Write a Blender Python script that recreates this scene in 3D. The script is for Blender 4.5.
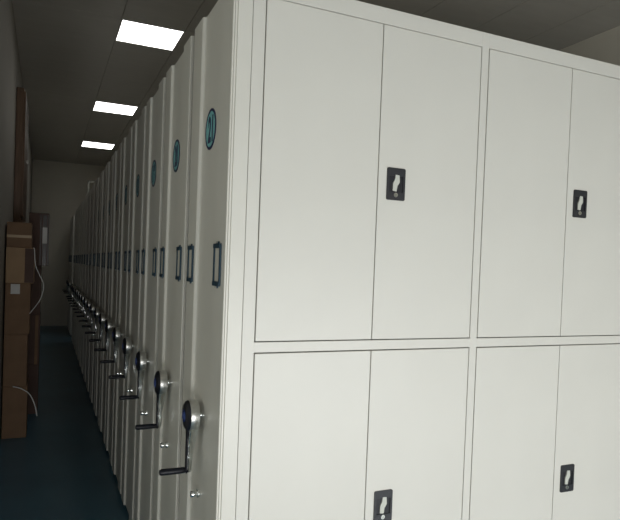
import bpy, bmesh, math, random
from mathutils import Vector, Matrix
random.seed(7)
for o in list(bpy.data.objects): bpy.data.objects.remove(o)
scene = bpy.context.scene
COL = scene.collection

# ------------------------------------------------------------------ camera
CAM_Z = 1.67
YAW, PITCH, ROLL, FPX = 0.421674, -0.020832, 0.037362, 591.34
fwd = Vector((math.sin(YAW)*math.cos(PITCH), math.cos(YAW)*math.cos(PITCH), math.sin(PITCH)))
rgt0 = Vector((math.cos(YAW), -math.sin(YAW), 0)); up0 = rgt0.cross(fwd)
rgt = rgt0*math.cos(ROLL) + up0*math.sin(ROLL)
upv = -rgt0*math.sin(ROLL) + up0*math.cos(ROLL)
cam = bpy.data.cameras.new('camera'); cam_ob = bpy.data.objects.new('camera', cam); COL.objects.link(cam_ob)
m = Matrix((rgt, upv, -fwd)).transposed().to_4x4(); m.translation = Vector((-0.52, -1.8237, CAM_Z))
cam_ob.matrix_world = m
cam.sensor_fit = 'HORIZONTAL'; cam.sensor_width = 36.0; cam.lens = FPX/620*36.0
cam.shift_y = 20/620; cam.clip_start = 0.02; cam.clip_end = 200
scene.camera = cam_ob

# ------------------------------------------------------------------ world, light, exposure
world = bpy.data.worlds.new('world'); scene.world = world; world.use_nodes = True
bg = world.node_tree.nodes['Background']; bg.inputs[0].default_value = (0.75, 0.87, 1.0, 1); bg.inputs[1].default_value = 0.35
WIN_X0, WIN_X1, WIN_Z0, WIN_Z1, BACK_Y = -1.5, 3.0, 0.05, 1.20, -3.6
al = bpy.data.lights.new('daylight', 'AREA'); al.shape = 'RECTANGLE'
al.size = WIN_X1-WIN_X0; al.size_y = WIN_Z1-WIN_Z0; al.energy = 183; al.color = (0.99, 0.985, 0.975)
alo = bpy.data.objects.new('daylight', al); COL.objects.link(alo)
alo.location = ((WIN_X0+WIN_X1)/2, BACK_Y-0.20, (WIN_Z0+WIN_Z1)/2); alo.rotation_euler = (math.radians(90), 0, 0)
LOB_X, LOB_Y = -2.2, 1.1
SW_Y0, SW_Y1, SW_Z0, SW_Z1 = -1.9, 0.3, 1.5, 2.7
sl = bpy.data.lights.new('side_fill', 'AREA'); sl.shape = 'RECTANGLE'  # added fill from an unseen side, brightens the near end panels
sl.size = SW_Z1-SW_Z0; sl.size_y = SW_Y1-SW_Y0; sl.energy = 6; sl.color = (1.0, 0.985, 0.94)
slo = bpy.data.objects.new('side_fill', sl); COL.objects.link(slo)
slo.location = (LOB_X-0.20, (SW_Y0+SW_Y1)/2, (SW_Z0+SW_Z1)/2); slo.rotation_euler = (0, math.radians(-90), 0)
LAMP_STRENGTH = 4.8
vs = scene.view_settings
vs.view_transform = 'Standard'; vs.look = 'None'; vs.gamma = 1.0; vs.use_curve_mapping = False; vs.exposure = 0.0

# ------------------------------------------------------------------ materials
def mat(name, col, rough=0.5, metal=0.0, noise=0.0, nscale=20.0, bump=0.0, bscale=200.0, spec=0.5, emit=None, coat=0.0, stretch=None):
    M = bpy.data.materials.new(name); M.use_nodes = True
    nt = M.node_tree; b = nt.nodes['Principled BSDF']
    b.inputs['Base Color'].default_value = (*col, 1); b.inputs['Roughness'].default_value = rough
    b.inputs['Metallic'].default_value = metal; b.inputs['Specular IOR Level'].default_value = spec
    b.inputs['Coat Weight'].default_value = coat
    tc = nt.nodes.new('ShaderNodeTexCoord')
    src = tc.outputs['Object']
    if stretch:
        mp = nt.nodes.new('ShaderNodeMapping'); mp.inputs['Scale'].default_value = stretch
        nt.links.new(src, mp.inputs[0]); src = mp.outputs[0]
    if noise > 0:
        n = nt.nodes.new('ShaderNodeTexNoise'); n.inputs['Scale'].default_value = nscale; n.inputs['Detail'].default_value = 4
        nt.links.new(src, n.inputs['Vector'])
        r = nt.nodes.new('ShaderNodeValToRGB')
        r.color_ramp.elements[0].position = 0.3; r.color_ramp.elements[1].position = 0.7
        r.color_ramp.elements[0].color = (*[c*(1-noise) for c in col], 1)
        r.color_ramp.elements[1].color = (*[min(1, c*(1+noise)) for c in col], 1)
        nt.links.new(n.outputs['Fac'], r.inputs[0]); nt.links.new(r.outputs[0], b.inputs['Base Color'])
    if bump > 0:
        n2 = nt.nodes.new('ShaderNodeTexNoise'); n2.inputs['Scale'].default_value = bscale
        nt.links.new(tc.outputs['Object'], n2.inputs['Vector'])
        bp = nt.nodes.new('ShaderNodeBump'); bp.inputs['Strength'].default_value = bump; bp.inputs['Distance'].default_value = 0.002
        nt.links.new(n2.outputs['Fac'], bp.inputs['Height']); nt.links.new(bp.outputs[0], b.inputs['Normal'])
    if emit:
        b.inputs['Emission Color'].default_value = (*emit[0], 1); b.inputs['Emission Strength'].default_value = emit[1]
    return M
PAINT = (0.66, 0.65, 0.595)
M = {
 'paint': mat('grey_enamel', PAINT, 0.42, noise=0.02, nscale=3, bump=0.05, bscale=350),
 'panel': mat('grey_panel_enamel', (0.66, 0.65, 0.59), 0.38, noise=0.02, nscale=3, bump=0.05, bscale=350),
 'inner': mat('interior_gap_shade', (0.12, 0.12, 0.11), 0.6, noise=0.05),  # darker than the enamel, puts shade into the door gaps
 'base': mat('chassis_grey', (0.28, 0.28, 0.27), 0.5, noise=0.08),
 'black': mat('black_plastic', (0.022, 0.023, 0.027), 0.45, noise=0.1, nscale=60),
 'cap': mat('black_cap_gloss', (0.007, 0.008, 0.013), 0.40, noise=0.1, nscale=60, spec=0.3),
 'cavity': mat('black_cavity', (0.008, 0.008, 0.012), 0.5, noise=0.1, nscale=60),
 'lever': mat('pale_lever', (0.55, 0.56, 0.50), 0.4, noise=0.03),
 'zinc': mat('lock_zinc', (0.75, 0.74, 0.68), 0.28, 1.0, noise=0.05),
 'chrome': mat('crank_chrome', (0.88, 0.90, 0.89), 0.12, 1.0, noise=0.04, nscale=30),
 'brushed': mat('brushed_rim', (0.70, 0.70, 0.67), 0.36, 1.0, noise=0.08, nscale=90),
 'teal': mat('teal_print', (0.20, 0.50, 0.51), 0.4, noise=0.05),
 'navy': mat('navy_print', (0.006, 0.014, 0.07), 0.4, noise=0.05),
 'holder': mat('navy_label_frame', (0.004, 0.034, 0.060), 0.45, noise=0.08),
 'card': mat('paper_card', (0.52, 0.51, 0.45), 0.7, noise=0.03),
 'mark': mat('blue_print', (0.02, 0.05, 0.20), 0.4, noise=0.05),
 'floor': mat('teal_epoxy', (0.06, 0.165, 0.24), 0.30, noise=0.12, nscale=1.5, bump=0.05, bscale=60),
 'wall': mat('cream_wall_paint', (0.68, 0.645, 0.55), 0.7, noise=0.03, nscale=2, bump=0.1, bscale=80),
 'wall_dark': mat('wall_paint_darkened', (0.30, 0.285, 0.25), 0.7, noise=0.03, nscale=2, bump=0.1, bscale=80),  # wall colour darkened to cut bounced light on the end panels
 'ceiling': mat('ceiling_sheet', (0.44, 0.42, 0.375), 0.30, noise=0.05, nscale=2, stretch=(1, 6, 1)),
 'grid': mat('ceiling_grid', (0.20, 0.19, 0.17), 0.5, noise=0.05),
 'lamp_frame': mat('lamp_frame_white', (0.75, 0.75, 0.72), 0.4, noise=0.02),
 'lamp': mat('lamp_diffuser', (0.9, 0.9, 0.9), 0.4, emit=((1.0, 0.985, 0.95), LAMP_STRENGTH)),
 'carton': mat('brown_carton', (0.19, 0.115, 0.065), 0.8, noise=0.10, nscale=6, bump=0.2, bscale=90),
 'carton_red': mat('red_brown_carton', (0.090, 0.052, 0.040), 0.75, noise=0.10, nscale=6, bump=0.2, bscale=90),
 'carton_light': mat('light_brown_carton', (0.34, 0.225, 0.13), 0.8, noise=0.10, nscale=6, bump=0.2, bscale=90),
 'tape': mat('dark_tape', (0.03, 0.022, 0.02), 0.35, noise=0.1),
 'tape_tan': mat('tan_tape', (0.38, 0.26, 0.13), 0.3, noise=0.05),
 'label': mat('paper_label', (0.62, 0.62, 0.60), 0.7, noise=0.05),
 'wood': mat('brown_wood', (0.11, 0.062, 0.034), 0.5, noise=0.25, nscale=5, stretch=(12, 12, 1)),
 'cord': mat('white_plastic_cord', (0.72, 0.72, 0.70), 0.4, noise=0.04),
 'steel': mat('bracket_steel', (0.40, 0.40, 0.36), 0.3, 0.6, noise=0.05),
 'alu': mat('window_aluminium', (0.55, 0.55, 0.55), 0.35, 0.8, noise=0.03),
}
g = bpy.data.materials.new('window_glass'); g.use_nodes = True
nt = g.node_tree; nt.nodes.remove(nt.nodes['Principled BSDF'])
tr = nt.nodes.new('ShaderNodeBsdfTransparent'); gl = nt.nodes.new('ShaderNodeBsdfGlossy'); gl.inputs['Roughness'].default_value = 0.02
mx = nt.nodes.new('ShaderNodeMixShader'); mx.inputs[0].default_value = 0.06
nt.links.new(tr.outputs[0], mx.inputs[1]); nt.links.new(gl.outputs[0], mx.inputs[2]); nt.links.new(mx.outputs[0], nt.nodes['Material Output'].inputs[0])
M['glass'] = g

# ------------------------------------------------------------------ mesh helpers
class MB:
    def __init__(self): self.bm = bmesh.new()
    def box(self, x0, x1, y0, y1, z0, z1, bev=0.0, seg=2):
        vs_ = [self.bm.verts.new((x, y, z)) for x in (x0, x1) for y in (y0, y1) for z in (z0, z1)]
        fs = [self.bm.faces.new([vs_[i] for i in q]) for q in ((0,1,3,2),(4,6,7,5),(0,4,5,1),(2,3,7,6),(0,2,6,4),(1,5,7,3))]
        if bev:
            es = list({e for f in fs for e in f.edges})
            bmesh.ops.bevel(self.bm, geom=es, offset=bev, segments=seg, profile=0.5, affect='EDGES')
        return self
    def prism(self, pts, t0, t1, axis='Z'):
        """polygon pts extruded along axis. Z: pts=(x,y); Y: pts=(x,z); X: pts=(y,z)"""
        def P(a, b, t): return (a, b, t) if axis == 'Z' else ((a, t, b) if axis == 'Y' else (t, a, b))
        A = [self.bm.verts.new(P(a, b, t0)) for a, b in pts]; B = [self.bm.verts.new(P(a, b, t1)) for a, b in pts]
        n = len(pts)
        for i in range(n): self.bm.faces.new((A[i], A[(i+1) % n], B[(i+1) % n], B[i]))
        self.bm.faces.new(A); self.bm.faces.new(B[::-1])
        return self
    def ring(self, outer, inner, t0, t1, axis='Y'):
        """frame between two equal-length loops"""
        def P(a, b, t): return (a, b, t) if axis == 'Z' else ((a, t, b) if axis == 'Y' else (t, a, b))
        n = len(outer)
        L = [[self.bm.verts.new(P(a, b, t)) for a, b in loop] for loop, t in ((outer, t0), (inner, t0), (inner, t1), (outer, t1))]
        for k in range(4):
            A, B = L[k], L[(k+1) % 4]
            for i in range(n): self.bm.faces.new((A[i], A[(i+1) % n], B[(i+1) % n], B[i]))
        return self
    def lathe_x(self, prof, cy, cz, n=32):
        """prof: list of (x, r); axis parallel to X through (cy,cz)"""
        rings = []
        for x, r in prof:
            rings.append([self.bm.verts.new((x, cy + r*math.cos(2*math.pi*i/n), cz + r*math.sin(2*math.pi*i/n))) for i in range(n)])
        for a, b in zip(rings, rings[1:]):
            for i in range(n): self.bm.faces.new((a[i], a[(i+1) % n], b[(i+1) % n], b[i]))
        self.bm.faces.new(rings[0]); self.bm.faces.new(rings[-1][::-1])
        return self
    def tube(self, pts, r, n=8):
        rings = []
        pts = [Vector(p) for p in pts]
        for i, p in enumerate(pts):
            d = (pts[min(i+1, len(pts)-1)] - pts[max(i-1, 0)]).normalized()
            a = d.cross(Vector((0.31, 0.87, 0.37))).normalized(); b = d.cross(a)
            rings.append([self.bm.verts.new(p + a*r*math.cos(2*math.pi*k/n) + b*r*math.sin(2*math.pi*k/n)) for k in range(n)])
        for a, b in zip(rings, rings[1:]):
            for i in range(n): self.bm.faces.new((a[i], a[(i+1) % n], b[(i+1) % n], b[i]))
        self.bm.faces.new(rings[0]); self.bm.faces.new(rings[-1][::-1])
        return self
    def mesh(self, name, material, smooth=False):
        bmesh.ops.recalc_face_normals(self.bm, faces=self.bm.faces)
        me = bpy.data.meshes.new(name); self.bm.to_mesh(me); self.bm.free()
        me.materials.append(M[material])
        if smooth:
            for p in me.polygons: p.use_smooth = True
            me.set_sharp_from_angle(angle=math.radians(35))
        return me
def link(name, me, parent=None, loc=None):
    o = bpy.data.objects.new(name, me); COL.objects.link(o)
    if parent: o.parent = parent
    if loc: o.location = loc
    return o
def tag(o, label, cat, group=None):
    o['label'] = label; o['category'] = cat
    if group: o['group'] = group
    return o
def empty(name, loc):
    o = bpy.data.objects.new(name, None); COL.objects.link(o); o.location = loc; o.empty_display_size = 0.1
    return o
def struct(name, me, parent=None):
    o = link(name, me, parent)
    if not parent: o['kind'] = 'structure'
    return o
def rrect(cx, cz, w, h, r, n=4):
    pts = []
    for sx, sz, a0 in ((1, 1, 0), (-1, 1, 90), (-1, -1, 180), (1, -1, 270)):
        for i in range(n+1):
            a = math.radians(a0 + 90*i/n)
            pts.append((cx + sx*(w/2-r) + r*math.cos(a), cz + sz*(h/2-r) + r*math.sin(a)))
    return pts

# ------------------------------------------------------------------ setting
CEIL_Z, FAR_Y, LEFT_X, RIGHT_X = 4.03, 14.0, -0.86, 4.3
struct('floor', MB().box(LOB_X-.2, RIGHT_X+.2, BACK_Y-.2, FAR_Y+.2, -0.1, 0).mesh('floor', 'floor'))
struct('wall_far', MB().box(LOB_X, RIGHT_X+.15, FAR_Y, FAR_Y+.15, 0, CEIL_Z).mesh('wall_far', 'wall'))
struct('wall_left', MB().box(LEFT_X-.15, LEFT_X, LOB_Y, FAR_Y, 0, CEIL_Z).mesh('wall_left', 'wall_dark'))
struct('wall_right', MB().box(RIGHT_X, RIGHT_X+.15, BACK_Y, FAR_Y, 0, CEIL_Z).mesh('wall_right', 'wall'))
wl = MB()
wl.box(LOB_X-.15, LOB_X, BACK_Y, SW_Y0, 0, CEIL_Z); wl.box(LOB_X-.15, LOB_X, SW_Y1, LOB_Y+.15, 0, CEIL_Z)
wl.box(LOB_X-.15, LOB_X, SW_Y0, SW_Y1, 0, SW_Z0); wl.box(LOB_X-.15, LOB_X, SW_Y0, SW_Y1, SW_Z1, CEIL_Z)
struct('wall_unseen_left', wl.mesh('wall_unseen_left', 'wall'))  # unseen wall, set close to bounce light onto the near panel
struct('wall_unseen_end', MB().box(LOB_X, LEFT_X-.15, LOB_Y, LOB_Y+.15, 0, CEIL_Z).mesh('wall_unseen_end', 'wall'))  # unseen return wall, placed to keep window light off the deep panels
wb = MB()
wb.box(LOB_X-.15, WIN_X0, BACK_Y-.15, BACK_Y, 0, CEIL_Z); wb.box(WIN_X1, RIGHT_X+.15, BACK_Y-.15, BACK_Y, 0, CEIL_Z)
wb.box(WIN_X0, WIN_X1, BACK_Y-.15, BACK_Y, 0, WIN_Z0); wb.box(WIN_X0, WIN_X1, BACK_Y-.15, BACK_Y, WIN_Z1, CEIL_Z)
struct('wall_back', wb.mesh('wall_back', 'wall'))
def loop_rect(x0, x1, z0, z1): return [(x0, z0), (x1, z0), (x1, z1), (x0, z1)]
wn = struct('window_1', MB().ring(loop_rect(WIN_X0, WIN_X1, WIN_Z0, WIN_Z1), loop_rect(WIN_X0+.05, WIN_X1-.05, WIN_Z0+.05, WIN_Z1-.05), BACK_Y-.10, BACK_Y-.04).mesh('window_frame', 'alu'))
pw = (WIN_X1-WIN_X0)/3
for i in (1, 2):
    link('mullion', MB().box(WIN_X0+pw*i-.025, WIN_X0+pw*i+.025, BACK_Y-.10, BACK_Y-.04, WIN_Z0+.05, WIN_Z1-.05).mesh('mullion', 'alu'), wn)
for i in range(3):
    link('pane', MB().box(WIN_X0+pw*i+.02, WIN_X0+pw*(i+1)-.02, BACK_Y-.073, BACK_Y-.067, WIN_Z0+.03, WIN_Z1-.03).mesh('pane', 'glass'), wn)

w2 = struct('fill_window', MB().ring(loop_rect(SW_Y0, SW_Y1, SW_Z0, SW_Z1), loop_rect(SW_Y0+.05, SW_Y1-.05, SW_Z0+.05, SW_Z1-.05), LOB_X-.10, LOB_X-.04, 'X').mesh('window_frame', 'alu'))  # unseen window, added as an opening for the side fill
sm = (SW_Y0+SW_Y1)/2
link('mullion', MB().box(LOB_X-.10, LOB_X-.04, sm-.025, sm+.025, SW_Z0+.05, SW_Z1-.05).mesh('mullion', 'alu'), w2)
for a, b in ((SW_Y0, sm), (sm, SW_Y1)):
    link('pane', MB().box(LOB_X-.073, LOB_X-.067, a+.02, b-.02, SW_Z0+.03, SW_Z1-.03).mesh('pane', 'glass'), w2)

# ceiling: grid slab with separate sheets, lamps take the place of sheets in one strip
ceil = struct('ceiling', MB().box(LOB_X-.15, RIGHT_X+.15, BACK_Y-.15, FAR_Y+.15, CEIL_Z+.012, CEIL_Z+.12).mesh('ceiling', 'grid'))
LX0, LW, LPITCH, LY0 = 0.10, 0.62, 3.30, 7.58
lamp_ys = [LY0 - LPITCH, LY0, LY0 + LPITCH]
ys = [LY0 + LPITCH*k for k in range(-4, 3)]
sheet_cache = {}
def sheet(x0, x1, y0, y1):
    x0, x1 = max(x0, LOB_X), min(x1, RIGHT_X); y0, y1 = max(y0, BACK_Y), min(y1, FAR_Y)
    if x1-x0 < .05 or y1-y0 < .05: return
    key = (round(x1-x0, 3), round(y1-y0, 3))
    if key not in sheet_cache:
        sheet_cache[key] = MB().box(.003, x1-x0-.003, .003, y1-y0-.003, 0, .012).mesh('ceiling_sheet', 'ceiling')
    link('ceiling_sheet', sheet_cache[key], ceil, (x0, y0, CEIL_Z))
for i in range(-2, 8):
    x0 = LX0 + LW*i if i >= 0 else LX0 + 1.2*i
    if i < 0:
        for y in ys: sheet(x0, x0+1.2, y, y+LPITCH)
        continue
    for j, y in enumerate(ys):
        if i == 0:
            if y not in lamp_ys: sheet(x0, x0+LW, y, y+LW)
            sheet(x0, x0+LW, y+LW, y+LPITCH)
        else: sheet(x0, x0+LW, y, y+LPITCH)
lamp_lab = {0: 'square flush ceiling light nearest the camera, above the near shelving units',
            1: 'lit square ceiling light, second nearest of the three above the shelving',
            2: 'smallest looking lit square ceiling light, closest to the far wall'}
for k, y in enumerate(lamp_ys):
    e = tag(empty('ceiling_light', (LX0+LW/2, y+LW/2, CEIL_Z)), lamp_lab[k], 'ceiling light', 'square ceiling lights')
    link('lamp_frame', MB().ring(loop_rect(-.307, .307, -.307, .307), loop_rect(-.297, .297, -.297, .297), -.006, .012, 'Z').mesh('lamp_frame', 'lamp_frame'), e)
    link('diffuser', MB().box(-.297, .297, -.297, .297, -.002, .010).mesh('diffuser', 'lamp'), e)

# ------------------------------------------------------------------ mobile shelving
PITCH_Y, UW, UH, ULEN = 0.612, 0.55, 2.60, 2.86
CACHE = {}
def C(key, fn):
    if key not in CACHE: CACHE[key] = fn()
    return CACHE[key]
def panel_mesh():
    pr = [(.0635, 0), (.0165, 0), (.0150, .005), (.0125, .005), (.0110, 0), (.0078, 0), (.0068, .005), (.0048, .005), (.0038, .001), (.001, .002), (0, .005),
          (0, .138), (.003, .143), (.011, .148), (.013, .153), (.013, .398), (.011, .405), (.002, .411), (0, .415), (0, .544), (.001, .547), (.003, .549), (.006, .55), (.0635, .55)]
    return MB().prism(pr, .035, UH).mesh('end_panel', 'panel')
Z_LO, Z_R0, Z_R1, Z_HI = 0.25, 1.386, 1.420, 2.54
BAYS = [(.108, .984), (1.018, 1.894), (1.928, 2.804)]
def body_mesh(front):
    b = MB()
    if not front: b.box(.065, ULEN, .0, UW-.004, .06, UH-.004, .002, 1)
    if front:
        xs = [.065] + [v for a in BAYS for v in a] + [ULEN]
        for i in range(0, len(xs), 2): b.box(xs[i]+.0008, xs[i+1], 0.001, .03, .06, UH-.004, .0012, 1)
        for x0, x1 in BAYS:
            for z0, z1 in ((.06, Z_LO), (Z_R0, Z_R1), (Z_HI, UH-.004)): b.box(x0-.002, x1+.002, 0.001, .03, z0, z1, .0012, 1)
    return b.mesh('body', 'paint')
def base_mesh():
    return MB().box(.03, ULEN-.02, .03, UW-.03, 0, .06).mesh('chassis', 'base')
CY, CZ, KZ = 0.28, 1.67-.548, 1.67-.836
def circle(cy, cz, r, n=40): return [(cy + r*math.cos(2*math.pi*i/n), cz + r*math.sin(2*math.pi*i/n)) for i in range(n)]
NZ, NY = 1.67+.4855, .286
def plate_mesh(): return MB().prism(circle(NY, NZ, .0665), .0115, .013, 'X').mesh('number_plate', 'teal')
def plate_rim(): return MB().ring(circle(NY, NZ, .0735), circle(NY, NZ, .0640), .0105, .013, 'X').mesh('plate_rim', 'navy')
def text_mesh(s):
    cu = bpy.data.curves.new('t', 'FONT'); cu.body = s; cu.align_x = 'CENTER'; cu.align_y = 'CENTER'; cu.size = 0.108; cu.extrude = 0.0004; cu.offset = 0.0034
    to = bpy.data.objects.new('t', cu); COL.objects.link(to)
    bpy.context.view_layer.update()
    me = bpy.data.meshes.new_from_object(to.evaluated_get(bpy.context.evaluated_depsgraph_get()))
    xs = [v.co.x for v in me.vertices]; yy = [v.co.y for v in me.vertices]
    cx, cy = (min(xs)+max(xs))/2, (min(yy)+max(yy))/2
    sx = min(.92, .068/(max(xs)-min(xs)))
    for v in me.vertices:
        x, y, z = v.co; v.co = (.0111 - z, NY - (x-cx)*sx, NZ + (y-cy)*1.18)
    bpy.data.objects.remove(to); bpy.data.curves.remove(cu)
    me.materials.clear(); me.materials.append(M['navy']); me.name = 'number'
    return me
def holder_mesh(cy):
    b = MB(); cz = 1.67-.002; x0, x1 = -.006, 0
    w, h = .0415, .0700
    b.box(x0, x1, cy-w, cy-w+.012, cz-h+.004, cz+h-.004, .001, 1); b.box(x0, x1, cy+w-.012, cy+w, cz-h+.004, cz+h-.004, .001, 1)
    for s in (-1, 1):
        z0, z1 = sorted((cz+s*h, cz+s*(h-.015)))
        b.box(x0-.002, x1, cy-w+.002, cy+w-.002, z0, z1, .001, 1)
        z0, z1 = sorted((cz+s*(h+.007), cz+s*h))
        b.box(x0+.002, x1, cy-.013, cy+.013, z0, z1)
    return b.mesh('label_holder', 'holder')
def card_mesh(cy): return MB().box(-.002, 0, cy-.031, cy+.031, 1.668-.057, 1.668+.057).mesh('card', 'card')
def screw_mesh():
    return MB().lathe_x([(-.0062, .0022), (-.0055, .0032), (-.004, .0034), (-.0, .0034)], 0, 0, 10).mesh('screw', 'zinc')
def wheel_mesh():
    return MB().lathe_x([(-.0410, .050), (-.0410, .0550), (-.0390, .0560), (-.0265, .0560), (-.0258, .0553), (-.0248, .0553), (-.0240, .0560), (-.0110, .0555), (-.0090, .053), (-.0090, .014)], CY, CZ, 48).mesh('crank_wheel', 'brushed', True)
def shaft_mesh(): return MB().lathe_x([(-.0090, .012), (.003, .012), (.003, .016), (.009, .016)], CY, CZ, 20).mesh('shaft', 'chrome', True)
def cap_mesh(): return MB().lathe_x([(-.0560, .001), (-.0556, .028), (-.0535, .042), (-.0480, .0515), (-.0410, .0548)], CY, CZ, 40).mesh('cap', 'cap', True)
def mark_mesh():
    b = MB(); b.ring(circle(CY, CZ, .0215, 28), circle(CY, CZ, .0190, 28), -.0580, -.0540, 'X')
    for dy, h in ((-.009, .007), (0, .012), (.009, .007)): b.box(-.0582, -.0545, CY+dy-.0018, CY+dy+.0018, CZ-h, CZ+h)
    return b.mesh('mark', 'mark')
def loft_arm(rows, x0f, x1f):
    """arm from rows (half width, drop, x outer, x inner)"""
    b = MB(); L = [[b.bm.verts.new((x, CY+s_*hw, CZ-dz)) for x, s_ in ((xo, -1), (xo, 1), (xi, 1), (xi, -1))] for hw, dz, xo, xi in rows]
    for A, B in zip(L, L[1:]):
        for i in range(4): b.bm.faces.new((A[i], A[(i+1) % 4], B[(i+1) % 4], B[i]))
    b.bm.faces.new(L[0][::-1]); b.bm.faces.new(L[-1])
    return b
ARM = [(.038, .036, -.040, -.010), (.031, .058, -.040, -.010), (.022, .080, -.040, -.012), (.0155, .110, -.040, -.017), (.0135, .150, -.040, -.0215), (.0135, .196, -.040, -.0235), (.008, .208, -.039, -.026)]
def arm_mesh():
    b = loft_arm(ARM, 0, 0)
    bmesh.ops.bevel(b.bm, geom=list(b.bm.edges), offset=.0045, segments=3, affect='EDGES', clamp_overlap=True)
    return b.mesh('crank_arm', 'chrome', True)
def cover_mesh():
    return loft_arm([(hw*(.55 if dz < .1 else .8), dz, xo-.0045, xo+.001) for hw, dz, xo, xi in ARM], 0, 0).mesh('arm_cover', 'cap')
def grip_mesh():
    return MB().lathe_x([(-.138, .003), (-.136, .009), (-.130, .0115), (-.110, .0118), (-.060, .0112), (-.048, .0105), (-.045, .0085), (-.032, .0085)], CY, CZ-.197, 20).mesh('grip', 'cap', True)
def knob_mesh():
    return MB().lathe_x([(-.019, .004), (-.018, .0105), (-.015, .0125), (-.006, .0125), (-.004, .0105), (.004, .0105), (.006, .0150), (.013, .0160)], CY, KZ, 24).mesh('lock_knob', 'chrome', True)
words = ['first', 'second', 'third', 'fourth', 'fifth', 'sixth', 'seventh', 'eighth', 'ninth', 'tenth', 'eleventh', 'twelfth', 'thirteenth', 'fourteenth', 'fifteenth', 'sixteenth', 'seventeenth', 'eighteenth', 'nineteenth', 'twentieth', 'twenty-first']
def make_unit(k):
    num = 21-k
    u = empty('mobile_shelving_unit', (0, k*PITCH_Y + (0.75 if k >= 18 else 0), 0))
    if k == 0: lab = 'nearest pale grey mobile shelving unit numbered 21, its double doors facing the camera'
    elif k == 20: lab = 'farthest pale grey mobile shelving unit in the row, numbered 1, by the far wall'
    else: lab = 'pale grey mobile shelving unit with hand crank numbered %d, %s from the camera' % (num, words[k])
    tag(u, lab, 'shelving unit', 'hand-cranked mobile shelving units along the aisle')
    link('end_panel', C('panel', panel_mesh), u)
    link('body', C('body%d' % (k == 0), lambda: body_mesh(k == 0)), u)
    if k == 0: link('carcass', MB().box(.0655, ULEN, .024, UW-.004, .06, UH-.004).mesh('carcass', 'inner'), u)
    link('chassis', C('base', base_mesh), u)
    p = link('number_plate', C('plate', plate_mesh), u); p['label'] = 'round teal plate with navy number %d' % num
    link('plate_rim', C('rim', plate_rim), p); link('number', text_mesh(str(num)), p)
    for cy in (.083, .474):
        h = link('label_holder', C('h%g' % cy, lambda: holder_mesh(cy)), u)
        link('card', C('c%g' % cy, lambda: card_mesh(cy)), h)
        if k < 6:
            for sg in (-1, 1): link('screw', C('screw', screw_mesh), h, (0, cy, 1.668+sg*.0735))
    w = link('crank', C('wheel', wheel_mesh), u, (.004, 0, 0)); w['label'] = 'metal hand crank with black grip'
    for nm, fn in (('shaft', shaft_mesh), ('cap', cap_mesh), ('mark', mark_mesh), ('crank_arm', arm_mesh), ('arm_cover', cover_mesh), ('grip', grip_mesh)):
        link(nm, C(nm, fn), w)
    kn = link('lock_knob', C('knob', knob_mesh), u); kn['label'] = 'small round chrome lock knob'
    return u
units = [make_unit(k) for k in range(21)]

# doors of the nearest unit, each with gaps round it; right-hand leaf of each pair carries the recessed lock handle
GAP = .0034
def door_mesh(w, h): return MB().box(0, w, 0, .018, 0, h, .0018, 2).mesh('door', 'paint')
def handle_parts(d, cx, cz):
    W, H = .0755, .1150
    link('handle_plate', C('hp', lambda: MB().ring(rrect(0, 0, W, H, .006), rrect(0, .0005, .0585, .058, .002), -.0050, 0).mesh('handle_plate', 'black')), d, (cx, 0, cz))
    link('handle_recess', C('hr', lambda: MB().box(-.030, .030, -.0012, 0, -.030, .031).mesh('handle_recess', 'cavity')), d, (cx, 0, cz))
    def lev():
        P = [(260, 180), (290, 183), (294, 232), (291, 243), (276, 265), (272, 308), (243, 303), (243, 245), (247, 237), (256, 222), (259, 205)]
        pts = [((x-268)*.00054, -(y-252)*.00047) for x, y in P]
        b = MB().prism(pts, -.0058, -.0012, 'Y')
        bmesh.ops.bevel(b.bm, geom=list(b.bm.edges), offset=.0005, segments=1, affect='EDGES')
        return b.mesh('pull_lever', 'lever')
    link('pull_lever', C('pl', lev), d, (cx, 0, cz)); 
    def lock():
        b = MB(); n = 20
        for (r0, y0, r1, y1) in ((.0085, -.0050, .0078, -.0072),):
            A = [b.bm.verts.new((r0*math.cos(2*math.pi*i/n), y0, r0*math.sin(2*math.pi*i/n))) for i in range(n)]
            B = [b.bm.verts.new((r1*math.cos(2*math.pi*i/n), y1, r1*math.sin(2*math.pi*i/n))) for i in range(n)]
            for i in range(n): b.bm.faces.new((A[i], A[(i+1) % n], B[(i+1) % n], B[i]))
            b.bm.faces.new(A[::-1]); b.bm.faces.new(B)
        return b.mesh('key_lock', 'zinc')
    link('key_lock', C('kl', lock), d, (cx-.0012, 0, cz-.0385))
    link('keyhole', C('kh', lambda: MB().box(-.0009, .0009, -.0076, -.0070, -.0045, .0035).mesh('keyhole', 'cavity')), d, (cx-.0012, 0, cz-.0385))
u0 = units[0]
for b0, b1 in BAYS:
    mid = (b0+b1)/2 + .0012
    for z0, z1, hz in ((Z_R1, Z_HI, 1.67+.3115), (Z_LO, Z_R0, 1.67-.797-.0565)):
        h = z1-z0-2*GAP
        wl = mid-b0-1.5*GAP; wr = b1-mid-1.5*GAP
        d = link('door', C(('d', round(wl, 4), round(h, 4)), lambda: door_mesh(wl, h)), u0, (b0+GAP, 0, z0+GAP))
        d = link('door', C(('d', round(wr, 4), round(h, 4)), lambda: door_mesh(wr, h)), u0, (mid+GAP/2, 0, z0+GAP))
        d['label'] = 'grey steel door with recessed black lock handle'
        handle_parts(d, .0750-GAP/2 - .0015, hz-(z0+GAP)-.001)

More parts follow.
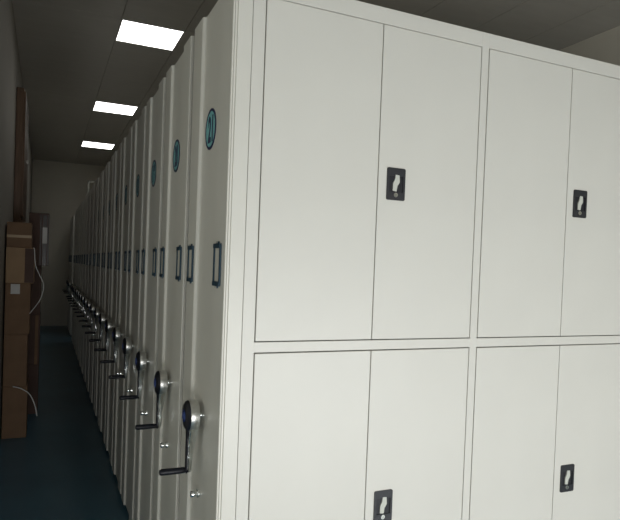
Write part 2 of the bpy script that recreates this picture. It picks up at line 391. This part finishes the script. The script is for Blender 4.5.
# ------------------------------------------------------------------ bracket on the shelving top
e = tag(empty('metal_bracket', (.014, 11*PITCH_Y+.47, UH)), 'small metal bracket standing on top of the shelving row near its dark far half', 'bracket')
link('post', MB().box(-.012, .012, -.012, .012, 0, .19, .002, 1).mesh('post', 'steel'), e)
link('arm', MB().box(-.012, .085, -.012, .012,   .17, .19, .002, 1).mesh('arm', 'steel'), e)
link('foot', MB().box(-.013, .04, -.03, .03, 0, .006).mesh('foot', 'steel'), e)

# ------------------------------------------------------------------ cartons, cabinet and cords on the left of the aisle
def carton(x0, x1, y0, y1, z0, z1, lab, material='carton', strips=(), labels=(), name='carton', cat='carton'):
    """closed box with flaps meeting along the top, tape and paper labels as parts. strips/labels on near face: (x0,x1,z0,z1[,mat])"""
    e = tag(empty(name, (x0, y0, z0)), lab, cat, 'cartons stacked on the left of the aisle')
    w, d, h = x1-x0, y1-y0, z1-z0
    link('box_body', MB().box(0, w, 0, d, 0, h-.004, .004, 1).mesh('box_body', material), e)
    link('flap', MB().box(.002, w-.002, .002, d/2-.002, h-.005, h).mesh('flap', material), e)
    link('flap', MB().box(.002, w-.002, d/2+.002, d-.002, h-.005, h).mesh('flap', material), e)
    for s in strips: link('tape_strip', MB().box(s[0]-x0, s[1]-x0, -.0015, .001, s[2]-z0, s[3]-z0).mesh('tape_strip', s[4]), e)
    for s in labels: link('paper_label', MB().box(s[0]-x0, s[1]-x0, -.0025, .001, s[2]-z0, s[3]-z0).mesh('paper_label', 'label'), e)
    return e
# back stack (near faces at y = 5.05)
Y1 = 5.05
carton(-.845, -.555, Y1+.04, Y1+.44, 0, .53, 'dark red-brown carton standing on the floor at the bottom of the back stack', 'carton_red')
carton(-.845, -.553, Y1+.04, Y1+.44, .53, 1.06, 'dark red-brown carton second from the floor in the back stack', 'carton_red', strips=[(-.60, -.57, .53, 1.055, 'carton')])
carton(-.845, -.556, Y1+.04, Y1+.44, 1.06, 1.585, 'dark red-brown carton just beneath the one with the paper label', 'carton_red')
carton(-.685, -.490, Y1, Y1+.42, 1.585, 2.140, 'brown carton with dark tape and a pale paper label, topmost of its stack', 'carton_red',
       strips=[(-.576, -.566, 1.59, 2.13, 'tape'), (-.552, -.512, 1.59, 2.12, 'tape'), (-.502, -.491, 1.59, 2.13, 'tape')], labels=[(-.553, -.508, 1.82, 1.99)])
# front stack (near faces at y = 4.2)
Y2 = 4.2
carton(-.845, -.640, Y2, Y2+.42, 0, .48, 'brown carton on the floor at the bottom of the front stack', 'carton', name='carton')
carton(-.845, -.650, Y2, Y2+.40, .48, .96, 'brown carton second from the floor in the front stack', 'carton')
carton(-.845, -.638, Y2, Y2+.42, .96, 1.43, 'brown carton with a white label near its top, third in the front stack', 'carton', labels=[(-.80, -.725, 1.33, 1.42)])
carton(-.845, -.612, Y2-.02, Y2+.42, 1.43, 1.755, 'lighter brown carton with a darker side strip, second from the top of the front stack', 'carton_light', strips=[(-.690, -.614, 1.435, 1.75, 'carton_red')])
carton(-.845, -.640, Y2+.01, Y2+.42, 1.755, 1.985, 'small tan-taped brown carton topmost of the front stack', 'carton', strips=[(-.845, -.640, 1.845, 1.87, 'tape_tan')])
# tall wooden cabinet behind the stacks, against the left wall
cb = tag(empty('tall_cabinet', (LEFT_X+.004, 5.55, 0)), 'tall dark brown wooden cabinet against the left wall behind the cartons', 'cabinet')
link('cabinet_body', MB().box(0, .075, 0, 1.2, 0, 3.55, .004, 1).mesh('cabinet_body', 'wood'), cb)
for j in range(2):
    for z0, z1 in ((.08, 2.1), (2.12, 3.52)):
        dd = link('cabinet_door', MB().box(.075, .093, .02+.585*j, .59+.585*j, z0, z1, .003, 1).mesh('cabinet_door', 'wood'), cb)
        link('door_knob', MB().lathe_x([(.093, .006), (.105, .006), (.108, .012), (.118, .012)], .53 if j == 0 else .66, (z0+z1)/2, 14).mesh('door_knob', 'zinc', True), dd)
def smooth_path(pts, n=8):
    P = [Vector(p) for p in pts]; out = []
    for i in range(len(P)-1):
        p0, p1, p2, p3 = P[max(i-1, 0)], P[i], P[i+1], P[min(i+2, len(P)-1)]
        for k in range(n):
            t = k/n
            out.append(0.5*((2*p1)+(p2-p0)*t+(2*p0-5*p1+4*p2-p3)*t*t+(3*p1-p0-3*p2+p3)*t**3))
    out.append(P[-1]); return out
yc = Y2-.045
tag(link('packing_cord', MB().tube(smooth_path([(-.618, yc+.02, 1.757), (-.611, yc, 1.73), (-.600, yc, 1.60), (-.560, yc, 1.50), (-.527, yc, 1.415), (-.548, yc, 1.30), (-.585, yc, 1.23), (-.640, yc+.035, 1.15)]), .0035).mesh('packing_cord', 'cord', True)),
    'long thin white cord looping down the side of the upper cartons', 'cord')
tag(link('packing_cord', MB().tube(smooth_path([(-.76, yc+.04, .48), (-.69, yc, .465), (-.62, yc, .41), (-.575, yc, .31), (-.553, yc, .205)]), .0045).mesh('packing_cord', 'cord', True)),
    'short white cord end curving out from the lower cartons', 'cord')
